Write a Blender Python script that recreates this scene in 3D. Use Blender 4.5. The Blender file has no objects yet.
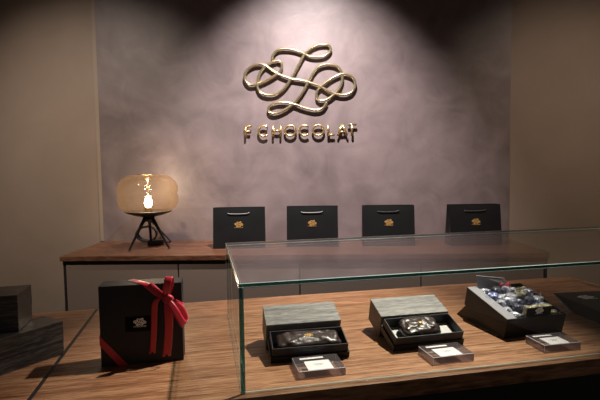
import bpy, bmesh, math, random
from mathutils import Vector, Matrix, noise
random.seed(7)
R = math.radians
C = bpy.context.scene.collection
K = 0.88; S = 1/K                           # unit of the furniture measured on the counter

# ------------------------------------------------------------------ materials
def nt(name):
    m = bpy.data.materials.new(name); m.use_nodes = True
    return m, m.node_tree.nodes, m.node_tree.links, m.node_tree.nodes['Principled BSDF']
def plain(name, col, rough=.5, metal=0., spec=.5, bump=0., bscale=60., coat=0., sheen=0.):
    m, N, L, b = nt(name)
    b.inputs['Base Color'].default_value = (*col, 1); b.inputs['Roughness'].default_value = rough
    b.inputs['Metallic'].default_value = metal; b.inputs['Specular IOR Level'].default_value = spec
    b.inputs['Coat Weight'].default_value = coat; b.inputs['Sheen Weight'].default_value = sheen
    tc = N.new('ShaderNodeTexCoord'); n = N.new('ShaderNodeTexNoise')
    n.inputs['Scale'].default_value = bscale; n.inputs['Detail'].default_value = 4
    L.new(tc.outputs['Object'], n.inputs['Vector'])
    mx = N.new('ShaderNodeMix'); mx.data_type = 'RGBA'
    mx.inputs[6].default_value = (*[c*.9 for c in col], 1); mx.inputs[7].default_value = (*[c*1.1 for c in col], 1)
    L.new(n.outputs['Fac'], mx.inputs[0]); L.new(mx.outputs[2], b.inputs['Base Color'])
    if bump:
        bp = N.new('ShaderNodeBump'); bp.inputs['Strength'].default_value = bump; bp.inputs['Distance'].default_value = .004
        L.new(n.outputs['Fac'], bp.inputs['Height']); L.new(bp.outputs['Normal'], b.inputs['Normal'])
    return m
def plaster(name, c1, c2, scale, bump=.15, rough=.6, streak=(1, 1, 1)):
    m, N, L, b = nt(name)
    tc = N.new('ShaderNodeTexCoord'); mp = N.new('ShaderNodeMapping'); mp.inputs['Scale'].default_value = streak
    L.new(tc.outputs['Object'], mp.inputs['Vector'])
    n1 = N.new('ShaderNodeTexNoise'); n1.inputs['Scale'].default_value = scale; n1.inputs['Detail'].default_value = 7
    n1.inputs['Roughness'].default_value = .62; n1.inputs['Distortion'].default_value = 1.2
    n2 = N.new('ShaderNodeTexNoise'); n2.inputs['Scale'].default_value = scale*.37; n2.inputs['Detail'].default_value = 4
    n2.inputs['Distortion'].default_value = 2.2
    for n in (n1, n2): L.new(mp.outputs['Vector'], n.inputs['Vector'])
    ad = N.new('ShaderNodeMath'); ad.operation = 'ADD'; L.new(n1.outputs['Fac'], ad.inputs[0]); L.new(n2.outputs['Fac'], ad.inputs[1])
    cr = N.new('ShaderNodeMapRange'); cr.inputs[1].default_value = .72; cr.inputs[2].default_value = 1.3
    L.new(ad.outputs[0], cr.inputs[0])
    mx = N.new('ShaderNodeMix'); mx.data_type = 'RGBA'; mx.inputs[6].default_value = (*c1, 1); mx.inputs[7].default_value = (*c2, 1)
    L.new(cr.outputs[0], mx.inputs[0]); L.new(mx.outputs[2], b.inputs['Base Color'])
    b.inputs['Roughness'].default_value = rough
    bp = N.new('ShaderNodeBump'); bp.inputs['Strength'].default_value = bump; bp.inputs['Distance'].default_value = .006
    L.new(n1.outputs['Fac'], bp.inputs['Height']); L.new(bp.outputs['Normal'], b.inputs['Normal'])
    return m
def wood(name, c1, c2, c3, sx=2.2, sy=34., rough=.42, bump=.25, sz=34.):
    m, N, L, b = nt(name)
    tc = N.new('ShaderNodeTexCoord'); mp = N.new('ShaderNodeMapping'); mp.inputs['Scale'].default_value = (sx, sy, sz)
    L.new(tc.outputs['Object'], mp.inputs['Vector'])
    n1 = N.new('ShaderNodeTexNoise'); n1.inputs['Scale'].default_value = 1.; n1.inputs['Detail'].default_value = 9
    n1.inputs['Roughness'].default_value = .66; n1.inputs['Distortion'].default_value = .9
    mp2 = N.new('ShaderNodeMapping'); mp2.inputs['Scale'].default_value = (sx*9, sy*4.5, sz*4.5)
    L.new(tc.outputs['Object'], mp2.inputs['Vector'])
    n2 = N.new('ShaderNodeTexNoise'); n2.inputs['Scale'].default_value = 1.; n2.inputs['Detail'].default_value = 5
    L.new(mp.outputs['Vector'], n1.inputs['Vector']); L.new(mp2.outputs['Vector'], n2.inputs['Vector'])
    mu = N.new('ShaderNodeMath'); mu.operation = 'MULTIPLY_ADD'; mu.inputs[1].default_value = .75
    L.new(n2.outputs['Fac'], mu.inputs[0]); L.new(n1.outputs['Fac'], mu.inputs[2])
    rp = N.new('ShaderNodeValToRGB'); el = rp.color_ramp.elements
    el[0].position = .66; el[0].color = (*c1, 1); el[1].position = 1.10; el[1].color = (*c3, 1)
    el[1].position = 1.0
    e = el.new(.84); e.color = (*c2, 1)
    L.new(mu.outputs[0], rp.inputs['Fac']); L.new(rp.outputs['Color'], b.inputs['Base Color'])
    b.inputs['Roughness'].default_value = rough
    bp = N.new('ShaderNodeBump'); bp.inputs['Strength'].default_value = bump; bp.inputs['Distance'].default_value = .003
    L.new(mu.outputs[0], bp.inputs['Height']); L.new(bp.outputs['Normal'], b.inputs['Normal'])
    return m
def glass(name, tint, ior=1.5, rough=.0, edge=None):
    """clear thin-walled glass: the straight-through ray plus the Fresnel reflection of its surface"""
    m = bpy.data.materials.new(name); m.use_nodes = True
    N, L = m.node_tree.nodes, m.node_tree.links; N.clear()
    o = N.new('ShaderNodeOutputMaterial'); t = N.new('ShaderNodeBsdfTransparent'); g = N.new('ShaderNodeBsdfGlossy')
    t.inputs['Color'].default_value = (*tint, 1); g.inputs['Roughness'].default_value = rough
    ge = N.new('ShaderNodeNewGeometry'); mr = N.new('ShaderNodeMapRange')
    mr.inputs[3].default_value = ior; mr.inputs[4].default_value = 1/ior
    L.new(ge.outputs['Backfacing'], mr.inputs[0])
    f = N.new('ShaderNodeFresnel'); L.new(mr.outputs[0], f.inputs['IOR'])
    mx = N.new('ShaderNodeMixShader'); L.new(f.outputs[0], mx.inputs[0]); L.new(t.outputs[0], mx.inputs[1]); L.new(g.outputs[0], mx.inputs[2])
    if edge:
        lw = N.new('ShaderNodeLayerWeight'); lw.inputs[0].default_value = .32
        c = N.new('ShaderNodeMix'); c.data_type = 'RGBA'; c.inputs[6].default_value = (*tint, 1); c.inputs[7].default_value = (*edge, 1)
        L.new(lw.outputs['Facing'], c.inputs[0]); L.new(c.outputs[2], t.inputs['Color'])
    L.new(mx.outputs[0], o.inputs['Surface'])
    return m
def glow(name, col, s):
    m, N, L, b = nt(name)
    b.inputs['Base Color'].default_value = (*col, 1); b.inputs['Emission Color'].default_value = (*col, 1); b.inputs['Emission Strength'].default_value = s
    return m

M = {}
M['wall_plum'] = plaster('plum_plaster', (.112, .085, .086), (.188, .146, .147), 5.2, .22, .48)
M['wall_beige'] = plaster('beige_plaster', (.212, .158, .124), (.255, .193, .152), 2.0, .06, .65)
M['bead'] = plaster('beige_bead', (.235, .18, .138), (.275, .215, .165), 2.0, .05, .6)
M['ceiling'] = plaster('ceiling_paint', (.10, .085, .075), (.12, .10, .09), 3, .05, .8)
M['floor'] = plaster('floor_stone', (.05, .04, .035), (.08, .065, .055), 3, .05, .5)
M['table_wood'] = wood('table_wood', (.105, .042, .019), (.250, .112, .052), (.38, .205, .110), 2.8, 78., .43, .3)
M['shelf_wood'] = wood('shelf_wood', (.040, .014, .007), (.098, .038, .018), (.155, .070, .036), 3.4, 52., .42, .25)
M['cabinet'] = plain('cabinet_lacquer', (.185, .138, .112), .5, bscale=2)
M['black_gap'] = plain('black_laminate', (.008, .007, .007), .6)
M['black_paper'] = plain('black_paper', (.006, .006, .007), .42, 0., .3, bscale=90, bump=.06)
M['black_card'] = plain('black_card', (.0055, .005, .0055), .42, 0., .25, bscale=120, bump=.03)
M['black_satin'] = plain('black_satin_board', (.012, .012, .016), .52, 0., .35, bscale=120, bump=.03)
M['black_front'] = plain('black_front_board', (.020, .020, .025), .5, 0., .3, bscale=120, bump=.03)
M['sticker'] = plain('black_label', (.002, .002, .002), .45, 0., .1)
M['rope'] = plain('grey_cord', (.22, .21, .21), .5, bscale=400)  # dark glossy cord given a light grey that paints its highlight
M['black_rope'] = plain('black_cord', (.03, .03, .03), .4, bscale=400)
M['grey_wood'] = wood('grey_wood_paper', (.085, .082, .080), (.165, .160, .155), (.27, .262, .25), 5, 85., .40, .2, 85.)
M['dark_wood'] = wood('dark_wood_paper', (.012, .011, .011), (.036, .033, .032), (.09, .085, .083), 5, 85., .33, .25, 85.)
M['brown_wood'] = wood('brown_wood_paper', (.035, .022, .016), (.062, .041, .031), (.09, .064, .05), 5, 60., .5, .15, 60.)  # lid sides: their shade painted into the paper as dark brown
M['grey_board'] = plain('grey_board', (.30, .30, .33), .45, bscale=40)
M['grey_insert'] = plain('pale_grey_insert', (.46, .46, .45), .6)
M['gold'] = plain('pale_gold_metal', (.74, .64, .42), .24, .92, bscale=30)
M['gold_letter'] = plain('gold_letter_metal', (.66, .48, .22), .28, .9, bscale=30)
M['gold_print'] = plain('gold_print', (.46, .27, .08), .45, .3)
M['white_print'] = plain('white_print', (.90, .90, .92), .6)
M['steel'] = plain('dark_pin', (.02, .02, .02), .4, .6)
M['red'] = plain('red_satin', (.52, .012, .034), .32, bscale=200, coat=.1, sheen=.3)
M['lamp_black'] = plain('lamp_black_metal', (.055, .055, .06), .28, .9)
M['brass'] = plain('lamp_socket', (.75, .55, .3), .3, 1.)
M['bulb'] = glow('bulb_glow', (1., .84, .60), 30.)
M['pane'] = glass('case_glass', (.965, .98, .97), 1.52)
M['pane_bevel'] = plain('glass_bevel', (.48, .66, .63), .12, spec=.8)  # pale opaque colour paints the white highlight along the glass edges
def acryl(name, tint, body, fac, glowing=False):
    m = glass(name, tint, 1.49, .0 if glowing else .04, (.90, .72, .48) if glowing else None); N, L = m.node_tree.nodes, m.node_tree.links
    o = next(n for n in N if n.type == 'OUTPUT_MATERIAL'); src = o.inputs[0].links[0].from_socket
    d = N.new('ShaderNodeBsdfTranslucent' if glowing else 'ShaderNodeBsdfDiffuse'); d.inputs[0].default_value = (*body, 1)
    mx = N.new('ShaderNodeMixShader'); mx.inputs[0].default_value = fac
    L.new(src, mx.inputs[1]); L.new(d.outputs[0], mx.inputs[2]); L.new(mx.outputs[0], o.inputs[0]); return m
M['pane_edge'] = acryl('glass_edge', (.10, .34, .33), (.0, .075, .072), .45)
M['amber'] = acryl('amber_glass', (.995, .95, .87), (.80, .55, .30), .028, True)
M['acrylic'] = acryl('clear_acrylic', (.96, .95, .97), (.50, .47, .50), .06)
M['acrylic_edge'] = acryl('acrylic_side', (.60, .57, .62), (.34, .30, .36), .42)
M['acrylic_rim'] = plain('acrylic_rim', (.62, .60, .63), .2)  # highlight on the block's bevels, painted as a pale solid colour
M['card'] = plain('white_card', (.90, .89, .87), .7)
M['choc'] = plain('wrapped_chocolate', (.032, .019, .017), .36, bscale=60, bump=.5, coat=.08)
def crinkle(name, cols):
    m, N, L, b = nt(name)
    tc = N.new('ShaderNodeTexCoord'); n = N.new('ShaderNodeTexVoronoi'); n.inputs['Scale'].default_value = 150
    n2 = N.new('ShaderNodeTexNoise'); n2.inputs['Scale'].default_value = 80
    L.new(tc.outputs['Object'], n2.inputs['Vector']); L.new(tc.outputs['Object'], n.inputs['Vector'])
    rp = N.new('ShaderNodeValToRGB'); el = rp.color_ramp.elements; rp.color_ramp.interpolation = 'LINEAR'
    el[0].position = .30; el[0].color = (*cols[0], 1); el[1].position = .72; el[1].color = (*cols[-1], 1)
    for i, c in enumerate(cols[1:-1]): e = el.new(.30+.42*(i+1)/(len(cols)-1)); e.color = (*c, 1)
    L.new(n2.outputs['Fac'], rp.inputs['Fac']); L.new(rp.outputs['Color'], b.inputs['Base Color'])
    bp = N.new('ShaderNodeBump'); bp.inputs['Strength'].default_value = .9; bp.inputs['Distance'].default_value = .004
    L.new(n.outputs['Distance'], bp.inputs['Height']); L.new(bp.outputs['Normal'], b.inputs['Normal'])
    b.inputs['Roughness'].default_value = .16; b.inputs['Coat Weight'].default_value = .5; b.inputs['Metallic'].default_value = .25
    return m
M['foil_silver'] = crinkle('foil_silver', [(.12, .12, .18), (.42, .43, .54), (.80, .80, .88), (.26, .27, .40)])
M['foil_blue'] = crinkle('foil_blue', [(.04, .05, .12), (.18, .22, .42), (.34, .40, .66), (.50, .50, .58)])
M['foil_gold'] = crinkle('foil_gold', [(.12, .11, .10), (.30, .27, .18), (.45, .38, .18), (.5, .5, .52)])
M['foil_dark'] = crinkle('foil_dark', [(.02, .02, .03), (.06, .06, .09), (.16, .17, .24), (.05, .05, .08)])
M['cello'] = glass('cellophane', (.90, .91, .95), 1.6, .12)

# ------------------------------------------------------------------ mesh tools
def add_box(bm, x0, x1, y0, y1, z0, z1, mi=0):
    v = [bm.verts.new((x, y, z)) for x in (x0, x1) for y in (y0, y1) for z in (z0, z1)]
    fs = []
    for q in ((0, 1, 3, 2), (4, 6, 7, 5), (0, 4, 5, 1), (2, 3, 7, 6), (0, 2, 6, 4), (1, 5, 7, 3)):
        f = bm.faces.new([v[i] for i in q]); f.material_index = mi; fs.append(f)
    return fs
def bevel_all(bm, w, seg=2):
    bmesh.ops.bevel(bm, geom=list(bm.edges), offset=w, segments=seg, affect='EDGES', profile=.7)
def box_bm(x0, x1, y0, y1, z0, z1, bev=.0015, seg=2):
    bm = bmesh.new(); add_box(bm, x0, x1, y0, y1, z0, z1)
    if bev: bevel_all(bm, bev, seg)
    return bm
def tube(bm, pts, r, seg=10, cap=True, closed=False):
    pts = [Vector(p) for p in pts]; n = len(pts); rs = r if isinstance(r, (list, tuple)) else [r]*n
    rings = []; up = Vector((.13, .31, .94))
    for i, p in enumerate(pts):
        a = pts[(i-1) % n] if (closed or i) else p; b = pts[(i+1) % n] if (closed or i < n-1) else p
        t = (b-a).normalized(); s = t.cross(up)
        if s.length < 1e-3: s = t.cross(Vector((1, 0, 0)))
        s.normalize(); u = s.cross(t).normalized(); up = u
        rings.append([bm.verts.new(p + (s*math.cos(2*math.pi*k/seg) + u*math.sin(2*math.pi*k/seg))*rs[i]) for k in range(seg)])
    for i in range(n if closed else n-1):
        A, B = rings[i], rings[(i+1) % n]
        for k in range(seg):
            f = bm.faces.new((A[k], A[(k+1) % seg], B[(k+1) % seg], B[k])); f.smooth = True
    if cap and not closed:
        bm.faces.new(list(reversed(rings[0]))); bm.faces.new(rings[-1])
def lathe(bm, prof, seg=48, cx=0, cy=0, smooth=True):
    rings = [[bm.verts.new((cx+r*math.cos(2*math.pi*k/seg), cy+r*math.sin(2*math.pi*k/seg), z)) for k in range(seg)] for r, z in prof]
    for A, B in zip(rings, rings[1:]):
        for k in range(seg):
            f = bm.faces.new((A[k], A[(k+1) % seg], B[(k+1) % seg], B[k])); f.smooth = smooth
    return rings
def smooth_path(pts, sub=6):
    P = [Vector((*p, 0)) if len(p) == 2 else Vector(p) for p in pts]; out = []
    for i in range(len(P)-1):
        a = P[max(i-1, 0)]; b = P[i]; c = P[i+1]; d = P[min(i+2, len(P)-1)]
        for k in range(sub):
            t = k/sub
            out.append(.5*((2*b)+(c-a)*t+(2*a-5*b+4*c-d)*t*t+(3*b-a-3*c+d)*t**3))
    out.append(P[-1]); return out
def ribbon(bm, pts, w, d, to3, closed=False, taper=None, bevel=0.):
    """flat bar of width w and thickness d swept along a 2-D path; to3(x, y, depth) places it"""
    n = len(pts); rows = []
    for i in range(n):
        a = pts[(i-1) % n] if (closed or i) else pts[i]; b = pts[(i+1) % n] if (closed or i < n-1) else pts[i]
        t = (b-a).normalized(); q = Vector((-t.y, t.x, 0))
        h = (w*.5)*(taper(i/(n-1)) if taper else 1); p = pts[i]
        if bevel:
            prof = [(-h, d), (-h, bevel), (-h+bevel*.35, bevel*.42), (-h+bevel, bevel*.08), (0, 0), (h-bevel, bevel*.08), (h-bevel*.35, bevel*.42), (h, bevel), (h, d)]
        else:
            prof = [(-h, d), (-h, 0), (h, 0), (h, d)]
        rows.append([bm.verts.new(to3(p.x+q.x*o, p.y+q.y*o, z)) for o, z in prof])
    m = len(rows[0])
    for i in range(n if closed else n-1):
        A, B = rows[i], rows[(i+1) % n]
        for k in range(m):
            f = bm.faces.new((A[k], A[(k+1) % m], B[(k+1) % m], B[k])); f.smooth = bool(bevel) and k < m-1
    if not closed:
        bm.faces.new(rows[0]); bm.faces.new(list(reversed(rows[-1])))
def strap(bm, pts, width_vec, th, normal=None, widths=None):
    """cloth band: a strip through pts, spread along width_vec (one vector or one per point), given thickness"""
    n = len(pts); top = []
    for i, p in enumerate(pts):
        wv = Vector(width_vec[i] if isinstance(width_vec, list) else width_vec)*(widths[i] if widths else 1)
        p = Vector(p); cols = []
        for s in (-.5, -.25, 0, .25, .5): cols.append(bm.verts.new(p+wv*s))
        top.append(cols)
    fs = []
    for i in range(n-1):
        for k in range(4):
            f = bm.faces.new((top[i][k], top[i][k+1], top[i+1][k+1], top[i+1][k])); f.smooth = True; fs.append(f)
    bmesh.ops.recalc_face_normals(bm, faces=fs)
    bmesh.ops.solidify(bm, geom=fs, thickness=th)
def obj(name, bm, mat, parent=None, loc=None, rot=None):
    bmesh.ops.recalc_face_normals(bm, faces=list(bm.faces))
    me = bpy.data.meshes.new(name); bm.to_mesh(me); bm.free()
    for m in (mat if isinstance(mat, (list, tuple)) else [mat]): me.materials.append(m)
    o = bpy.data.objects.new(name, me); C.objects.link(o)
    if parent: o.parent = parent
    if loc: o.location = loc
    if rot: o.rotation_euler = rot
    return o
def tag(o, label, cat, group=None):
    o['label'] = label; o['category'] = cat
    if group: o['group'] = group
    return o
def thing(name, label, cat, loc=(0, 0, 0), rot=(0, 0, 0), group=None):
    o = bpy.data.objects.new(name, None); o.empty_display_size = .05; C.objects.link(o)
    o.location = loc; o.rotation_euler = rot
    return tag(o, label, cat, group)
def struct(name, bm, mat):
    o = obj(name, bm, mat); o['kind'] = 'structure'; return o
def copy_tree(o, parent=None):
    c = o.copy(); C.objects.link(c); c.parent = parent
    for ch in list(o.children): copy_tree(ch, c)
    return c

# ------------------------------------------------------------------ frames
EYE = Vector((0, 0, 1.30))
SHELF = .90; TABLE = .80; ANG = .23639
EU = Vector((.97219, .23419, 0)); EV = Vector((-.23419, .97219, 0))
ORG = Vector((-.16967, 1.00954, TABLE))
def T(u, v, z=0): return ORG + EU*u + EV*v + Vector((0, 0, z))
XL, XR, YB, YF = -1.2057, 1.0693, 2.6259, 2.1642

# ------------------------------------------------------------------ setting
struct('wall_back', box_bm(-2.7, 2.7, YB+.006, YB+.12, 0, 2.75, 0), M['wall_beige'])
struct('trim_1', box_bm(XL, XR, YB, YB+.0058, 0, 2.75, 0), M['wall_plum'])           # plum plastered centre panel
struct('trim_2', box_bm(XL-.022, XL-.0005, YB+.0015, YB+.0058, SHELF+.001, 2.75, .001), M['bead'])
struct('floor', box_bm(-2.7, 2.7, -1.2, YB+.12, -.05, 0, 0), M['floor'])
struct('ceiling', box_bm(-2.7, 2.7, -1.2, YB+.12, 2.75, 2.80, 0), M['ceiling'])

# ------------------------------------------------------------------ flourish emblem and lettering
CURVE = [(172,88),(178,62),(205,38),(258,36),(310,50),(345,68),(388,73),(428,64),(448,42),(440,20),(412,15),(376,23),(345,42),(322,68),(300,105),(275,150),(250,190),(225,220),(190,243),(150,248),(115,235),(100,205),(106,165),(130,125),(165,100),(200,90),(217,102),(216,126),(195,152),(150,177),(100,197),(65,199),(43,175),(46,143),(70,118),(105,105),(140,110),(170,130),(210,155),(260,172),(310,180),(347,190),(390,206),(430,228),(465,243),(510,249),(545,236),(562,205),(555,174),(530,156),(500,152),(460,168),(420,195),(390,222),(379,250),(386,271),(410,275),(440,264),(470,240),(490,213),(502,180),(499,145),(480,119),(445,107),(405,112),(375,135),(350,175),(325,220),(300,255),(270,290),(235,315),(195,332),(165,333),(151,318),(160,298),(190,285),(235,283),(275,292),(320,308),(370,319),(408,311),(429,284)]
def emblem_pts(s):
    """the flourish centred on the origin, s metres per traced unit, levelled"""
    out = []
    for x, y in CURVE:
        dx, dy = (x-302)*s, (174-y)*s
        out.append((dx, dy-.0136*dx))
    return out
def arc(cx, cy, rx, ry, a0, a1, n):
    return [Vector((cx+rx*math.cos(R(a0+(a1-a0)*k/n)), cy+ry*math.sin(R(a0+(a1-a0)*k/n)), 0)) for k in range(n+1)]
V2 = lambda *q: [Vector((x, y, 0)) for x, y in q]
def glyph(ch, n=28):
    """strokes of one letter: (points, closed), cap height 1, starting at x = 0; and its width"""
    h = .08
    if ch == 'F': return [(V2((h, 0), (h, 1)), 0), (V2((h, 1-h), (.62, 1-h)), 0), (V2((h, .5), (.52, .5)), 0)], .62
    if ch == 'C': return [(arc(.52, .5, .44, .43, 48, 312, n), 0)], .86
    if ch == 'H': return [(V2((h, 0), (h, 1)), 0), (V2((.72, 0), (.72, 1)), 0), (V2((h, .5), (.72, .5)), 0)], .80
    if ch == 'O': return [(arc(.54, .5, .47, .43, 0, 360*(n-1)/n, n-1), 1)], 1.08
    if ch == 'L': return [(V2((h, 0), (h, 1)), 0), (V2((h, h), (.62, h)), 0)], .62
    if ch == 'A': return [(V2((.05, 0), (.45, .98)), 0), (V2((.85, 0), (.45, .98)), 0), (V2((.2, .32), (.7, .32)), 0)], .90
    if ch == 'T': return [(V2((.38, 0), (.38, 1)), 0), (V2((0, 1-h), (.76, 1-h)), 0)], .76
WORD = [('F', 0), ('C', 1.24), ('H', 2.52), ('O', 3.60), ('C', 5.02), ('O', 6.16), ('L', 7.66), ('A', 8.52), ('T', 9.48)]
def mini_logo(bm, w, to3, th=.0004, stroke=.06):
    """the printed flourish with its line of lettering, w wide, centred"""
    s = w/530
    ribbon(bm, smooth_path(emblem_pts(s), 3), w*stroke, th, to3)
    cap = w*.115
    for ch, x in WORD:
        st, _ = glyph(ch, 10)
        for pts, cl in st:
            ribbon(bm, [Vector(((x-5.1)*cap*.86+p.x*cap*.86, -w*.44+p.y*cap, 0)) for p in pts], cap*.20, th, to3, bool(cl))

SIGN_Y = YB - .027                            # front face of the mounted sign
wall = lambda ox, oz: (lambda x, y, d: (ox+x, SIGN_Y+d, oz+y))
px = .001158
ex, ez = -.0765, 1.30+.4885
t = thing('wall_emblem', 'large pale gold looping flourish emblem mounted on the plum wall', 'emblem', (ex, YB, ez))
bm = bmesh.new()
ribbon(bm, smooth_path(emblem_pts(px), 7), .0150, .012, lambda x, y, d: (x, SIGN_Y-YB+d, y), bevel=.0065)
obj('flourish', bm, M['gold'], t)
for x, y in ((206, 92), (137, 240), (437, 108), (535, 240), (168, 333), (380, 319), (316, 182), (300, 105)):
    bm = bmesh.new(); dx, dy = (x-302)*px, (174-y)*px
    tube(bm, [(dx, SIGN_Y-YB+.008, dy-.0136*dx), (dx, -.0002, dy-.0136*dx)], .003, 8)
    obj('mounting_pin', bm, M['steel'], t)
CAP = .0650
LX = [-.384, -.312, -.232, -.167, -.087, -.014, .070, .124, .181]
LL = ['gold letter F standing first in the lettering under the emblem', 'gold letter C directly left of the H, second in the wall lettering',
      'gold letter H on the plum wall below the emblem', 'gold letter O directly right of the H in the wall lettering',
      'gold letter C standing between the two letters O on the wall', 'gold letter O directly left of the L in the wall lettering',
      'gold letter L on the plum wall below the emblem', 'gold letter A on the plum wall below the emblem', 'gold letter T standing last in the lettering under the emblem']
for (ch, _), x, lab in zip(WORD, LX, LL):
    bm = bmesh.new(); st, wd = glyph(ch)
    z0 = 1.30+.1760
    for pts, cl in st:
        ribbon(bm, [p*CAP for p in pts], 0.0112, .009, lambda X, Y, d: (X, d-.0004*(0 if cl else 1), Y), bool(cl), bevel=.0035)
    L_ = thing('sign_letter', lab, 'letter', (x, SIGN_Y, z0), (0, 0, 0), 'gold letters of the wall sign')
    obj('letter_face', bm, M['gold_letter'], L_)
    for pts, cl in st[:2]:
        q = pts[0]*.75+pts[1]*.25 if not cl else pts[4]
        bm = bmesh.new(); tube(bm, [(q.x*CAP, .0085, q.z*CAP+q.y*CAP), (q.x*CAP, YB-SIGN_Y-.0002, q.y*CAP)], .002, 6)
        obj('mounting_pin', bm, M['steel'], L_)

# ------------------------------------------------------------------ back shelf
t = tag(obj('shelf_worktop', box_bm(XL-.006, XR+.002, YF, YB-.001, SHELF-.024, SHELF, .003), M['shelf_wood']),
        'long reddish wooden worktop along the back wall under the lamp and bags', 'worktop')
t = thing('cabinet_frame', 'black recessed frame carrying the worktop behind the beige cabinet fronts', 'frame', (0, YF, 0))
obj('carcass', box_bm(XL+.035, XR-.035, .045, YB-YF-.02, 0, SHELF-.0245, .001), M['black_gap'], t)
for a in (XL+.0015, XR-.0125): obj('end_post', box_bm(a, a+.011, .016, .044, 0, SHELF-.0445, .001), M['black_gap'], t)
obj('top_rail', box_bm(XL+.0015, XR-.0015, .012, .0445, SHELF-.0438, SHELF-.0245, .001), M['black_gap'], t)
seams = [-1.192, -.650, -.076, .489, 1.052]
cl = ['beige flat-fronted base cabinet at the left end below the table lamp', 'beige flat-fronted base cabinet second from the left wall, below the two leftmost bags',
      'beige flat-fronted base cabinet second from the right wall, seen through the glass case', 'beige flat-fronted base cabinet at the right end below the rightmost bag']
for i in range(4):
    a, b = seams[i]+.003, seams[i+1]-.003
    t = thing('base_cabinet', cl[i], 'cabinet', ((a+b)/2, YF+.03, 0), (0, 0, 0), 'beige base cabinets under the back worktop')
    w = (b-a)/2
    obj('cabinet_front', box_bm(-w, w, -.018, 0, .06, SHELF-.044, .0012), M['cabinet'], t)
    obj('carcass_rail', box_bm(-w+.01, w-.01, .0005, .0145, .06, SHELF-.05, .0008), M['black_gap'], t)

# ------------------------------------------------------------------ table lamp
lx, ly = -.857, 2.385
lamp = thing('table_lamp', 'lit table lamp with amber double-bubble glass shade on black tripod legs', 'lamp', (lx, ly, SHELF))
prof = [(.054, .379), (.070, .3785), (.090, .376), (.112, .368), (.130, .356), (.144, .340), (.1525, .320), (.1545, .302), (.152, .288), (.1475, .281), (.152, .274),
        (.1552, .262), (.154, .242), (.148, .224), (.137, .207), (.124, .200), (.1165, .1935)]
bm = bmesh.new(); pp_ = smooth_path([(r, z) for r, z in prof], 3); lathe(bm, [(p.x*.97, p.y) for p in pp_], 64)
sh = obj('glass_shade', bm, M['amber'], lamp)
bm = bmesh.new(); tube(bm, [(.054*math.cos(2*math.pi*k/40), .054*math.sin(2*math.pi*k/40), .379) for k in range(40)], .0022, 8, closed=True)
obj('shade_rim', bm, M['brass'], sh)
bm = bmesh.new(); lathe(bm, [(.001, .160), (.030, .162), (.075, .172), (.105, .183), (.1155, .1905), (.1155, .1930), (.100, .1915), (.02, .188), (.001, .188)], 56)
obj('base_dish', bm, M['lamp_black'], lamp)
bm = bmesh.new(); lathe(bm, [(.001, .139), (.022, .139), (.026, .143), (.030, .1605), (.001, .1615)], 32)
obj('hub', bm, M['lamp_black'], lamp)
for fx, fy in ((-.931, 2.301), (-.746, 2.351), (-.885, 2.487)):
    bm = bmesh.new(); d = Vector((fx-lx, fy-ly, 0)); dn = d.normalized()
    tube(bm, [dn*.022+Vector((0, 0, .154)), dn*.040+Vector((0, 0, .128)), d+Vector((0, 0, .004))], [.0105, .0085, .0046], 12)
    lg = obj('leg', bm, M['lamp_black'], lamp)
    bm = bmesh.new(); tube(bm, [d+Vector((0, 0, .005)), d+Vector((0, 0, .0002))], .006, 12); obj('foot', bm, M['black_rope'], lg)
bm = bmesh.new(); lathe(bm, [(.001, .1865), (.019, .1865), (.019, .208), (.016, .214), (.001, .214)], 24); obj('socket', bm, M['brass'], lamp)
bm = bmesh.new(); lathe(bm, [(.0125, .2145), (.0165, .222), (.0195, .230), (.0195, .240), (.0160, .252), (.012, .262), (.0075, .269), (.0045, .273), (.0005, .275)], 24); obj('bulb', bm, M['bulb'], lamp)
bm = bmesh.new(); lathe(bm, [(.0005, .2755), (.0022, .276), (.0022, .30), (.007, .303), (.007, .312), (.0022, .316), (.0022, .352), (.014, .356), (.015, .362), (.005, .368), (.0005, .37)], 20); obj('finial', bm, M['brass'], lamp)
bm = bmesh.new()
pts = [(0, .01, .140), (.012, .03, .125), (.045, .07, .07), (.075, .10, .022), (.06, .13, .010), (0, .15, .009), (-.05, .16, .012)]
for k in range(75):
    a = 2*math.pi*k/18; q = .0013*(k//18)
    pts.append((-.072+(.056-q)*math.cos(a+1.2), .150+.03*(k/75)+.008*math.sin(a*2.1), .052+(.042-q)*math.sin(a+1.2)))
tube(bm, smooth_path(pts, 3), .0042, 8); obj('power_cord', bm, M['black_rope'], lamp)
obj('dimmer_switch', box_bm(-.042, .042, -.018, .018, 0, .026, .006, 3), M['black_rope'], lamp, (-.005, .105, .0005), (0, 0, .25))

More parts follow.
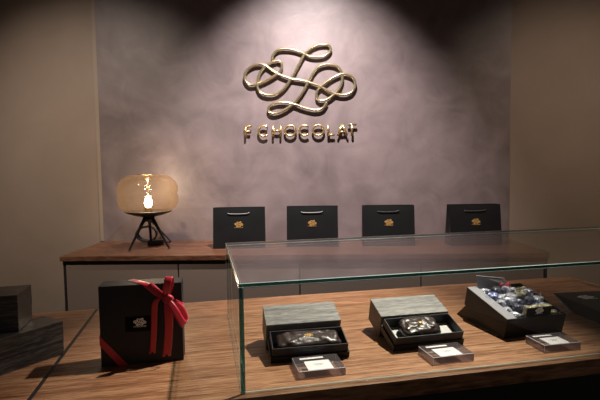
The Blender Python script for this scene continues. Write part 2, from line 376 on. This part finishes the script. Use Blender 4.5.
# ------------------------------------------------------------------ paper bags
def bag_bm(w, d, h):
    bm = bmesh.new(); nx, nz = 14, 12
    def P(x, z, side):                        # side -1 front, +1 back ; the bag narrows to its mouth
        f = z/h; hd = d*.5*(1-.62*f); cx = 1-abs(2*x/w)
        puff = .004*math.sin(math.pi*min(max(f, 0), 1))*max(cx, 0)
        crease = .0035*max(0, .35-abs(f-.42-.30*max(0, cx-.25)))*(1 if cx > .02 else 0)
        return (x, side*(hd+puff-crease*1.), z)
    G = {}
    for s in (-1, 1):
        for i in range(nx+1):
            for k in range(nz+1): G[s, i, k] = bm.verts.new(P(-w/2+w*i/nx, h*k/nz, s))
        for i in range(nx):
            for k in range(nz): bm.faces.new((G[s, i, k], G[s, i+1, k], G[s, i+1, k+1], G[s, i, k+1]))
    for i in (0, nx):                         # gusset sides folded inwards
        sg = -1 if i == 0 else 1
        mid = [bm.verts.new((sg*(w/2-.018*(k/nz)), 0, h*k/nz)) for k in range(nz+1)]
        for k in range(nz):
            bm.faces.new((G[-1, i, k], mid[k], mid[k+1], G[-1, i, k+1])); bm.faces.new((mid[k], G[1, i, k], G[1, i, k+1], mid[k+1]))
    for i in range(nx): bm.faces.new((G[-1, i, 0], G[1, i, 0], G[1, i+1, 0], G[-1, i+1, 0]))
    bmesh.ops.recalc_face_normals(bm, faces=list(bm.faces))
    bmesh.ops.solidify(bm, geom=list(bm.faces), thickness=.0012)
    return bm
BW, BD, BH = .262, .095, .206
bag = thing('paper_bag', '', 'bag', (0, 0, SHELF), (0, 0, 0), 'black paper gift bags on the back worktop')
obj('bag_body', bag_bm(BW, BD, BH), M['black_paper'], bag)
def fy(z): return -(BD*.5*(1-.62*z/BH)+.004*math.sin(math.pi*z/BH))
for s, nm in ((-1, 'handle'), (1, 'handle')):
    bm = bmesh.new(); zz = .176
    y0 = s*(abs(fy(zz))+.0035)
    tube(bm, smooth_path([(-.056, s*(abs(fy(.180))-.003), .1775), (-.053, y0, .1765), (-.042, y0+s*.001, .1742), (0, y0+s*.002, .1735), (.040, y0+s*.001, .1752), (.050, y0, .1785), (.053, s*(abs(fy(.180))-.003), .180)], 5), .0024, 8)
    obj(nm, bm, M['rope'], bag)
bm = bmesh.new(); slope = math.atan((BD*.5*.62)/BH)
mini_logo(bm, .042, lambda x, y, d: (x, fy(.122+y)-.0022+d*3, .122+y), .0004, .06)
obj('gold_emblem', bm, M['gold_print'], bag)
bl = ['leftmost of the four black paper bags, standing nearest the table lamp', 'black paper bag second from the lamp, below the middle of the lettering',
      'black paper bag third from the lamp, right of the sign lettering', 'rightmost black paper bag on the worktop, next to the right wall']
for i, (x, y, r) in enumerate([(-.3905, 2.349+BD/2, 3.6), (-.0155, 2.380+BD/2, -.8), (.3745, 2.383+BD/2, -.6), (.8095, 2.380+BD/2, 3.7)]):
    b = bag if i == 0 else copy_tree(bag)
    b.location = (x, y, SHELF); b.rotation_euler = (0, 0, R(r)); b['label'] = bl[i]
    if i >= 2:
        for ch in b.children:                 # two bags keep the dark cord, no highlight painted
            if ch.name.startswith('handle'):
                ch.data = ch.data.copy(); ch.data.materials[0] = M['black_rope']

BEFORE = set(bpy.data.objects)
# ------------------------------------------------------------------ counters (table frame: local x along the front, y away from the viewer)
def tframe(u, v, z=0, r=0, tilt=0): return T(u, v, z), (tilt, 0, ANG+r)
def counter(u0, u1, label):
    loc, rot = tframe(u0, 0); loc.z = 0
    t = thing('display_counter', label, 'counter', loc, rot)
    L = (u1-u0)*K; v0, v1 = -.0182*K, .7771*K
    obj('wooden_top', box_bm(0, L, v0, v1, TABLE/S-.036, TABLE/S, .0018), M['table_wood'], t)
    obj('black_base', box_bm(.02, L-.02, v0+.03, v1-.02, 0, TABLE/S-.0365, .001), M['black_gap'], t)
    return t
counter(-.4535, 1.530, 'wide wooden display counter carrying the glass case and ribboned box')

c2 = counter(-.895, -.4645, 'separate left wooden counter carrying two stacked dark boxes')
obj('edge_strip', box_bm(.4308*K, .4408*K, -.0182*K, .7771*K, TABLE/S-.036, TABLE/S-.0015, .0005), M['black_gap'], c2)  # added black strip darkening the open gap between the counters

# ------------------------------------------------------------------ glass case
GL, GD, GH, GT = 1.518*K, .5876*K, .2504*K, .0078
loc, rot = tframe(0, 0)
case = thing('glass_display_case', 'long clear glass case with teal polished edges covering the chocolate boxes', 'display case', loc, rot)
def pane(name, x0, x1, y0, y1, z0, z1, thin):
    bm = bmesh.new(); add_box(bm, x0, x1, y0, y1, z0, z1)
    bmesh.ops.bevel(bm, geom=list(bm.edges), offset=.0010, segments=1, affect='EDGES')
    bmesh.ops.recalc_face_normals(bm, faces=list(bm.faces))
    for f in bm.faces:
        n = [abs(q) for q in f.normal]
        hidden = thin != 2 and n[2] > .99
        f.material_index = 0 if n[thin] > .99 or hidden else (1 if max(n) > .99 else 2)
    obj(name, bm, [M['pane'], M['pane_edge'], M['pane_bevel']], case)
e_ = .0003
pane('front_pane', GT+e_, GL-GT-e_, 0, GT, e_, GH-GT-e_, 1)
pane('side_pane', 0, GT, 0, GD, e_, GH-GT-e_, 0)
pane('side_pane', GL-GT, GL, 0, GD, e_, GH-GT-e_, 0)
pane('top_pane', 0, GL, 0, GD, GH-GT, GH, 2)

# ------------------------------------------------------------------ boxes
def open_tray(bm, w, d, z0, z1, th, floor=.003):
    """open box: outer w x d from the origin corner, walls th thick"""
    o = [(0, 0), (w, 0), (w, d), (0, d)]; i = [(th, th), (w-th, th), (w-th, d-th), (th, d-th)]
    ob = [bm.verts.new((x, y, z0)) for x, y in o]; ot = [bm.verts.new((x, y, z1)) for x, y in o]
    it = [bm.verts.new((x, y, z1)) for x, y in i]; ib = [bm.verts.new((x, y, z0+floor)) for x, y in i]
    bm.faces.new(list(reversed(ob))); bm.faces.new(ib)
    for k in range(4):
        j = (k+1) % 4
        bm.faces.new((ob[k], ob[j], ot[j], ot[k])); bm.faces.new((ot[k], ot[j], it[j], it[k])); bm.faces.new((it[k], it[j], ib[j], ib[k]))
def wedge(label, u, v, r, tilt, w, d, x0, x1, y1):
    """low black wedge the tilted box leans on"""
    loc, rot = tframe(u, v, 0, r)
    bm = bmesh.new(); c, s = math.cos(tilt), math.sin(tilt); y0 = .010
    vs = [bm.verts.new((x, y*c, z)) for x in (x0, x1) for y, z in ((y0, 0), (y1, 0), (y1, y1*s-.0004), (y0, y0*s-.0004))]
    for q in ((0, 1, 2, 3), (4, 7, 6, 5), (0, 3, 7, 4), (1, 5, 6, 2), (3, 2, 6, 7), (0, 4, 5, 1)): bm.faces.new([vs[i] for i in q])
    tag(obj('display_wedge', bm, M['black_card'], None, loc, rot), label, 'stand')

def choc_set(which, tray, lid, insert):
    u, v, r, ti, w, d = tray
    w *= K; d *= K
    loc, rot = tframe(u, v, .0003, r, ti)
    t = thing('chocolate_box', 'tilted open black chocolate box holding %s' % which, 'box', loc, rot)
    hb, hn = .0165, .0365
    bm = bmesh.new(); open_tray(bm, w, d, 0, hb, .003); bevel_all(bm, .0006, 1); obj('box_base', bm, M['black_card'], t)
    bm = bmesh.new(); open_tray(bm, w-.0072, d-.0072, .0032, hn, .0024, .0012); bevel_all(bm, .0005, 1); nk = obj('box_collar', bm, M['black_satin'], t, (.0036, .0036, 0))
    if insert:
        obj('paper_insert', box_bm(.0072, w-.0072, .0072, d-.0072, .0048, .0108, .0005), M['grey_insert'], t)
    wedge('low black wedge propping up the open box with %s' % which, u, v, r, ti, w, d, .012, w-.012, d*.85)
    u, v, r, ti, w2, d2, h2 = lid
    w2 *= K; d2 *= K; h2 *= K
    loc, rot = tframe(u, v, .0003, r, ti)
    l = thing('box_lid', 'grey wood-grain lid leaning behind the box with %s' % which, 'lid', loc, rot)
    bm = bmesh.new(); add_box(bm, 0, w2, 0, d2, h2-.0035, h2); bevel_all(bm, .0006, 1); obj('lid_top', bm, M['grey_wood'], l)
    bm = bmesh.new(); open_tray(bm, w2-.0006, d2-.0006, 0, h2-.0037, .003); bevel_all(bm, .0005, 1)
    obj('lid_side', bm, M['brown_wood'], l, (.0003, .0003, 0))
    wedge('low black wedge propping up the lid behind the box with %s' % which, u, v, r, ti, w2, d2, .014, w2-.014, d2*.85)
    return t
def lump(bm, L, W, H, nx=40, ny=18, seed=0, square=.28, rough=.0045):
    """flat-bottomed wrapped bar with rounded, crumpled top; centred, base at z = 0"""
    rows = []
    for j in range(-ny, ny+1):
        row = []
        for i in range(nx*2):
            a = 2*math.pi*i/(nx*2); ph = (j/ny)*math.pi/2
            f = lambda q: math.copysign(abs(q)**square, q)
            f2 = lambda q: math.copysign(abs(q)**.55, q)
            x = f(math.cos(a))*f2(math.cos(ph)); y = f(math.sin(a))*f2(math.cos(ph)); z = f2(math.sin(ph))
            p = Vector((x*L/2, y*W/2, (z+1)*H/2)); k = noise.noise(p*70+Vector((seed, 3, 1)))+.3*noise.noise(p*150+Vector((seed, 9, 4)))
            p += Vector((x, y, z)).normalized()*k*rough if Vector((x, y, z)).length > 0 else Vector()
            p.z = max(p.z, 0); row.append(bm.verts.new(p))
        rows.append(row)
    n = nx*2
    for A, B in zip(rows, rows[1:]):
        for i in range(n):
            f = bm.faces.new((A[i], A[(i+1) % n], B[(i+1) % n], B[i])); f.smooth = True
    bmesh.ops.remove_doubles(bm, verts=list(bm.verts), dist=1e-5)
def choc(label, tray, x, y, z, L, W, H, seed, gold):
    u, v, r, ti, w, d = tray
    loc, rot = tframe(u, v, .0003, r, ti)
    mw = Matrix.Translation(loc) @ (Matrix.Rotation(rot[2], 4, 'Z') @ Matrix.Rotation(ti, 4, 'X') @ Matrix.Scale(S, 4))
    t = thing('wrapped_chocolate_bar', label, 'chocolate', mw @ Vector((x, y, z)), rot)
    bm = bmesh.new(); lump(bm, L, W, H, seed=seed, square=.28 if L > .12 else .5); obj('wrapped_bar', bm, M['choc'], t)
    bm = bmesh.new()
    if gold == 'emblem':
        mini_logo(bm, .019, lambda X, Y, q: (X, Y*.8, H+.0012-q), .0006, .12)
    else:
        lathe(bm, [(.0002, H+.0020), (.0035, H+.0018), (.0052, H+.0008), (.0056, H-.0015)], 14)
    obj('gold_seal', bm, M['gold_print'], t)

tr1 = (.0883, .1481, R(-2.2), R(17.), .2079, .0835); ld1 = (.0873, .2400, R(-1.2), R(18.0), .2090, .0915, .0830)
tr2 = (.4225, .1470, R(1.1), R(18.5), .2117, .0950); ld2 = (.4253, .2590, R(-.3), R(16.3), .2119, .0968, .0717)
choc_set('a long wrapped bar', tr1, ld1, False)
choc_set('a short wrapped bar', tr2, ld2, True)
choc('long dark wrapped chocolate bar with a gold seal filling the left open box', tr1, .0915, .0375, .0048, .150, .054, .037, 1, 'emblem')
choc('short dark wrapped chocolate bar with a gold dot in the right small box', tr2, .0835, .0425, .0110, .100, .062, .034, 5, 'dot')

# ------------------------------------------------------------------ acrylic price blocks
def acrylic(label, u, v, r, w, d, h):
    w *= K; d *= K; h *= K
    loc, rot = tframe(u, v, .0003, r)
    t = thing('acrylic_card_holder', label, 'card holder', loc, rot, 'clear acrylic card holders in the glass case')
    bm = bmesh.new(); add_box(bm, 0, w, 0, d, 0, h); bmesh.ops.bevel(bm, geom=list(bm.edges), offset=.0008, segments=1, affect='EDGES')
    bmesh.ops.recalc_face_normals(bm, faces=list(bm.faces))
    for f in bm.faces:
        q = [abs(c) for c in f.normal]
        f.material_index = 0 if q[2] > .99 else (1 if max(q) > .99 else 2)
    obj('acrylic_block', bm, [M['acrylic'], M['acrylic_edge'], M['acrylic_rim']], t)
    c = obj('price_card', box_bm(w*.22, w*.76, d*.09, d*.70, h-.0026, h-.0021, 0), M['card'], t)
    obj('card_flap', box_bm(w*.16, w*.68, d*.85, d*.955, h-.0026, h-.0021, 0), M['card'], t)  # white strip standing in for the card's reflection at the block's back
    bm = bmesh.new()
    for k, (a, b) in enumerate(((.38, .62), (.42, .58))):
        add_box(bm, w*a, w*b, d*(.46-.08*k), d*(.475-.08*k), h-.0021, h-.0019)
    obj('printed_line', bm, M['sticker'], c)
acrylic('clear acrylic block with a white card before the long wrapped bar', .1402, .0432, R(.3), .1170, .0865, .0185)
acrylic('clear acrylic block with a white card before the short wrapped bar', .4857, .0425, R(1.5), .1165, .0795, .0200)
acrylic('clear acrylic block with a white card before the deep box of sweets', .8105, .0470, R(-.5), .1120, .0770, .0205)

# ------------------------------------------------------------------ deep box of wrapped sweets
u, v, r, ti, w, d, h = .7695, .1627, R(2.9), R(13.6), .2042*K, .1998*K, .0617*K
loc, rot = tframe(u, v, .0003, r, ti)
MW = Matrix.Translation(loc) @ (Matrix.Rotation(rot[2], 4, 'Z') @ Matrix.Rotation(ti, 4, 'X') @ Matrix.Scale(S, 4))
deep = thing('hamper_box', 'deep black open box full of foil-wrapped sweets at the right of the case', 'box', loc, rot)
bm = bmesh.new(); open_tray(bm, w, d, 0, h, .0035); bevel_all(bm, .0006, 1); obj('box_body', bm, M['black_card'], deep)
obj('side_flap', box_bm(.0005, .029, .001, d-.001, h+.0003, h+.0018, .0004), M['grey_board'], deep)
bm = bmesh.new(); vs = [(.0310, d-.008, h-.006), (.142, d-.008, h-.006), (.120, d+.003, h+.0185), (.0265, d+.003, h+.0335)]
A = [bm.verts.new(q) for q in vs]; B = [bm.verts.new((q[0], q[1]+.0016, q[2]+.0008)) for q in vs]
bm.faces.new(A); bm.faces.new(list(reversed(B)))
for k in range(4): bm.faces.new((A[k], B[k], B[(k+1) % 4], A[(k+1) % 4]))
obj('back_flap', bm, M['grey_board'], deep)
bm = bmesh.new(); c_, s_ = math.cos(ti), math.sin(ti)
lo = [(0, .012, 0), (w-.002, .012, 0), (w-.002, .2436*K, 0), (.0035, .2436*K, 0)]  # foot flared back so its black stands in for the shadow there
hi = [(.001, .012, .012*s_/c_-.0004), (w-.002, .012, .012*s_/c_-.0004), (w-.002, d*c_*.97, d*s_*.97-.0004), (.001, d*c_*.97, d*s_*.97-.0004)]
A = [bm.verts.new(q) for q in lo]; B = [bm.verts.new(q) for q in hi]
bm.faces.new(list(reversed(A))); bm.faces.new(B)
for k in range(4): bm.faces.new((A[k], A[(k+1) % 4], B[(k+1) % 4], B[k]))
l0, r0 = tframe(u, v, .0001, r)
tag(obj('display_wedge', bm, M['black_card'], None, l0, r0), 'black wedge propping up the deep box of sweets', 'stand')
kinds = [('foil_silver', 'sweet in crinkled silver foil in the deep black box'), ('foil_blue', 'sweet in shiny blue foil in the deep black box'),
         ('foil_dark', 'dark round sweet under clear film in the deep black box'), ('foil_gold', 'sweet in pale gold foil in the deep black box')]
meshes = {}
for k, (mk, _) in enumerate(kinds):
    bm = bmesh.new(); lump(bm, .031, .028, .021, 9, 6, seed=k*7, square=.7, rough=.0035); meshes[mk] = bm
protos = {}
seq = [0, 1, 2, 0, 3, 0, 2, 0, 1, 0, 0, 0, 2, 2, 0, 1, 0, 0, 3, 0, 0, 2, 0, 0, 3]
n_ = 0
for row in range(5):
    for col in range(5):
        if row == 0 and 1 <= col <= 3: continue
        mk, lab = kinds[seq[(row*5+col) % 25]]
        x = .044+col*.0295+random.uniform(-.002, .002); y = .022+row*.0305+random.uniform(-.003, .003)
        z = h-.021+random.uniform(-.002, .006)+(.004 if row > 1 else 0)
        P = MW @ Vector((x, y, z)); ro = (ti+random.uniform(-.25, .25), random.uniform(-.3, .3), ANG+random.uniform(-1.5, 1.5))
        if mk not in protos:
            t = thing('wrapped_sweet', lab, 'sweet', P, ro, lab.replace(' in the deep black box', 's').replace('sweet in', 'sweets in'))
            obj('wrapped_piece', meshes[mk], M[mk], t)
            for s in (-1, 1):                 # twisted film ends
                bm = bmesh.new()
                c0 = bm.verts.new((s*.012, 0, .012)); rr = .021
                fan = [bm.verts.new((s*(.012+rr*math.cos(R(-60+20*q))), rr*math.sin(R(-60+20*q))*.8, .014+.005*(q % 2))) for q in range(7)]
                for q in range(6): bm.faces.new((c0, fan[q], fan[q+1]))
                obj('wrapper_end', bm, M['cello'], t)
            protos[mk] = t
        else:
            t = copy_tree(protos[mk]); t.location = P; t.rotation_euler = ro
loc2 = MW @ Vector((.064, .0100, h-.0045))
t = thing('brand_tag', 'small black tag with white flourish and gold frame at front of the sweets', 'tag', loc2, rot)
obj('gold_frame', box_bm(-.0025, .0755, 0, .012, 0, .0265, .0008), M['foil_gold'], t)
obj('tag_face', box_bm(0, .073, -.0016, -.0002, .002, .0245, .0004), M['sticker'], t)
bm = bmesh.new(); mini_logo(bm, .024, lambda x, y, q: (.0365+x, -.0021+q*.5, .0170+y), .0004, .09); obj('white_emblem', bm, M['white_print'], t)
bm = bmesh.new()
bx, by, bz = .112, d-.018, h+.004
for s in (-1, 1):
    strap(bm, smooth_path([(bx, by, bz), (bx+s*.010, by, bz+.010), (bx+s*.017, by, bz+.004), (bx+s*.009, by, bz-.003), (bx, by, bz)], 4), (0, .006, 0), .0006)
strap(bm, smooth_path([(bx, by, bz), (bx-.002, by, bz+.015), (bx-.007, by+.002, bz+.026)], 4), (.003, .004, 0), .0006)
strap(bm, smooth_path([(bx, by, bz), (bx+.006, by-.004, bz-.004), (bx+.012, by-.010, bz-.006)], 4), (.003, .004, 0), .0006)
o = obj('ribbon_bow', bm, M['red']); o.matrix_world = MW; tag(o, 'tiny red ribbon bow at the back of the deep box of sweets', 'ribbon')

# ------------------------------------------------------------------ far right box with overhanging cover
loc, rot = tframe(1.1300, .2, 0, R(-4.), 0)
t = thing('gift_box', 'black box with a white flourish on its cover, cut off by the right frame edge', 'box', loc, rot)
W4, zt = .17, .045*K; y0, y1, yb = -.09, .185, .105
bm = bmesh.new()
pr = [(y0, .0003), (yb, .0003), (y1-.004, zt-.003), (y0, zt-.003)]
a = [bm.verts.new((.006, y, z)) for y, z in pr]; b = [bm.verts.new((W4, y, z)) for y, z in pr]
bm.faces.new(list(reversed(a))); bm.faces.new(b)
for k in range(4): bm.faces.new((a[k], a[(k+1) % 4], b[(k+1) % 4], b[k]))
obj('box_body', bm, M['black_card'], t)
bm = bmesh.new(); nn = Vector((0, zt, -(y1-yb))).normalized()*.004
pr = [Vector((0, yb-.002, .0008)), Vector((0, y1-.004, zt-.0032))]
q = [pr[0], pr[1], pr[1]+Vector((0, .004, 0)), pr[0]+Vector((0, .013, 0))]
a = [bm.verts.new((-.0005, p.y, p.z)) for p in q]; b = [bm.verts.new((W4, p.y, p.z)) for p in q]
bm.faces.new(list(reversed(a))); bm.faces.new(b)
for k in range(4): bm.faces.new((a[k], a[(k+1) % 4], b[(k+1) % 4], b[k]))
obj('back_flap', bm, M['grey_board'], t)
obj('cover', box_bm(-.002, W4, y0, y1, zt-.0028, zt, .0006), M['black_satin'], t)
bm = bmesh.new(); mini_logo(bm, .048, lambda x, y, q: (.062+x, .128+y, zt+.0006-q), .0004, .09); obj('white_emblem', bm, M['white_print'], t)

# ------------------------------------------------------------------ stacked dark boxes on the left counter
def stack_box(label, loc, rz, w, d, h):
    t = thing('wood_grain_box', label, 'box', loc, (0, 0, rz), 'dark wood-grain boxes on the left counter')
    obj('box_base', box_bm(-w, 0, 0, d, 0, h*.42-.0006, .001), M['dark_wood'], t)
    obj('box_cover', box_bm(-w-.0006, .0006, -.0006, d+.0006, h*.42, h, .001), M['dark_wood'], t)
stack_box('long dark wood-grain box lying flat, lower of the stacked pair', T(-.4563, .3489, .0003), ANG+R(44.7), .25, .0845, .0805)
stack_box('smaller dark wood-grain box, resting on top of the long one', T(-.5430, .2850, .0805*S+.0009), ANG+R(2), .112, .098, .0835)

# ------------------------------------------------------------------ ribboned gift box
loc, rot = tframe(-.3372, .2322, .0003, R(-1.4))
gb = thing('gift_box', 'upright square black gift box tied at its corner with red satin ribbon', 'box', loc, rot)
GW, GDp, GHt = .1804, .055, .1825
obj('box_body', box_bm(0, GW, .004, GDp, 0, GHt, .0012), M['black_satin'], gb)
obj('box_front', box_bm(0, GW, 0, .0037, 0, GHt, .0008), M['black_front'], gb)
st = obj('black_sticker', box_bm(.0545, .1150, -.0006, -.0001, .0755, .1105, 0), M['sticker'], gb)
bm = bmesh.new(); mini_logo(bm, .027, lambda x, y, q: (.0865+x, -.0010+q*.5, .0970+y), .0004, .07); obj('white_emblem', bm, M['white_print'], st)
y_ = -.0014
def poly_band(bm, quad, th):
    a = [bm.verts.new(q) for q in quad]; b = [bm.verts.new((q[0], q[1]-th, q[2])) for q in quad]
    bm.faces.new(a); bm.faces.new(list(reversed(b)))
    for k in range(4): bm.faces.new((a[k], a[(k+1) % 4], b[(k+1) % 4], b[k]))
bm = bmesh.new()
poly_band(bm, [(-.0008, -.0004, .0705), (-.0008, -.0004, .0480), (.0375, -.0004, -.0002), (.0580, -.0004, -.0002)], .0011)
f = [(-.0008, -.0004, .0705), (-.0008, -.0004, .0480), (-.0008, .054, .0700), (-.0008, .054, .0900)]
a = [bm.verts.new(q) for q in f]; b = [bm.verts.new((q[0]-.0008, q[1], q[2])) for q in f]; bm.faces.new(a); bm.faces.new(list(reversed(b)))
for k in range(4): bm.faces.new((a[k], a[(k+1) % 4], b[(k+1) % 4], b[k]))
band = obj('corner_band', bm, M['red'], gb)
bm = bmesh.new()
strap(bm, [(.060, .0555, GHt+.0006), (.080, .03, GHt+.0008), (.104, .001, GHt+.0008), (.1085, -.0014, GHt-.002), (.128, -.0026, .162), (.1455, -.0040, .1495)], [(.012, .012, 0), (.015, .012, 0), (.018, .010, .0), (.0150, 0, .0120), (.0100, 0, .0150), (.006, -.002, .012)], .0008)
strap(bm, [(.1455, -.0040, .1495), (.163, -.0025, .138), (.1805, -.0012, .1260), (.1815, .002, .1255), (.1815, .05, .1130)], [(.007, 0, .012), (.009, 0, .015), (.004, 0, .018), (0, 0, .019), (0, 0, .019)], .0008)
obj('top_band', bm, M['red'], gb)
bm = bmesh.new()                               # upright loop
strap(bm, smooth_path([(.1450, -.006, .1500), (.1475, -.016, .168), (.1525, -.021, .190), (.1560, -.0155, .2010), (.1575, -.008, .193), (.1540, -.004, .172), (.1470, -.005, .1510)], 5), [(.0165, .001, -.003)]*31, .0008, widths=[.55+.45*min(1, min(k, 30-k)/7) for k in range(31)])
obj('upper_loop', bm, M['red'], gb)
bm = bmesh.new()                               # loop folded down to the right
strap(bm, smooth_path([(.1455, -.007, .1490), (.158, -.017, .137), (.172, -.024, .115), (.184, -.022, .0925), (.1895, -.012, .0960), (.181, -.005, .118), (.163, -.004, .139), (.1480, -.005, .1500)], 5), [(.009, .004, .0125)]*36, .0008, widths=[.5+.6*min(1, min(k, 35-k)/9) for k in range(36)])
obj('right_loop', bm, M['red'], gb)
def tail(name, pts, wv, notch):
    bm = bmesh.new(); P = smooth_path(pts, 5); n = len(P)
    strap(bm, P, wv, .0008, widths=[.62+.38*min(1, k/8) for k in range(n)])
    bm.verts.ensure_lookup_table()
    mid = [v for v in bm.verts if (v.co-Vector(pts[-1])).length < wv[0]*.12+.0012]
    for vv in mid: vv.co.z += notch
    return obj(name, bm, M['red'], gb)
tail('left_tail', [(.1450, -.007, .1505), (.1345, -.016, .1545), (.1240, -.017, .1440), (.1205, -.013, .122), (.1185, -.010, .090), (.1160, -.0085, .058), (.1125, -.008, .024)], (.0135, -.002, .001), .006)
tail('right_tail', [(.1470, -.007, .1470), (.1500, -.0125, .134), (.1515, -.013, .112), (.1505, -.011, .082), (.1475, -.0095, .048), (.1430, -.009, .0150)], (.0185, -.002, .001), .007)
bm = bmesh.new(); lump(bm, .021, .012, .021, 10, 7, 3, .8, .0012)
obj('knot', bm, M['red'], gb, (.1455, -.0085, .139), (0, .5, 0))

for o in set(bpy.data.objects)-BEFORE:
    if o.parent is None: o.scale = (S, S, S)

# ------------------------------------------------------------------ lights
def spot(name, loc, tgt, power, col, size, blend, radius=.03):
    l = bpy.data.lights.new(name, 'SPOT'); l.energy = power; l.color = col; l.spot_size = R(size); l.spot_blend = blend; l.shadow_soft_size = radius
    o = bpy.data.objects.new(name, l); C.objects.link(o); o.location = loc
    o.rotation_euler = (Vector(tgt)-Vector(loc)).to_track_quat('-Z', 'Y').to_euler(); return o
spot('sign_spotlight', (-.03, 1.70, 2.72), (-.03, 2.62, 1.20), 390, (1., .90, .87), 74, 1., .03)
spot('case_spotlight', (.75, 1.75, 2.72), (.08, 1.28, TABLE), 430, (1., .90, .78), 45, 1., .03)
spot('left_spotlight', (-1.45, 1.10, 2.72), (-1.22, 2.62, 1.02), 135, (1., .86, .72), 68, 1., .03)
spot('right_spotlight', (1.50, 1.15, 2.72), (1.42, 2.62, 1.02), 72, (1., .80, .62), 68, 1., .03)
l = bpy.data.lights.new('bulb_light', 'POINT'); l.energy = 4; l.color = (1., .80, .56); l.shadow_soft_size = .02
o = bpy.data.objects.new('bulb_light', l); C.objects.link(o); o.location = (lx, ly, SHELF+.318)
w = bpy.data.worlds.new('room_air'); w.use_nodes = True; bpy.context.scene.world = w
w.node_tree.nodes['Background'].inputs[0].default_value = (1., .86, .74, 1); w.node_tree.nodes['Background'].inputs[1].default_value = .06

# ------------------------------------------------------------------ camera
cam = bpy.data.cameras.new('camera'); cam.sensor_width = 36; cam.lens = 28.2176; cam.clip_start = .02
co = bpy.data.objects.new('camera', cam); C.objects.link(co)
r_ = Vector((.99941743, .0313253, -.01354754)); u_ = Vector((.01141626, .06724226, .99767136)); f_ = Vector((-.03216332, .99724481, -.06684546))
mt = Matrix((r_, u_, -f_)).transposed().to_4x4(); mt.translation = EYE; co.matrix_world = mt
sc = bpy.context.scene; sc.camera = co
sc.view_settings.view_transform = 'Standard'; sc.view_settings.look = 'None'; sc.view_settings.gamma = 1; sc.view_settings.exposure = 0.
sc.cycles.max_bounces = 12; sc.cycles.transparent_max_bounces = 24
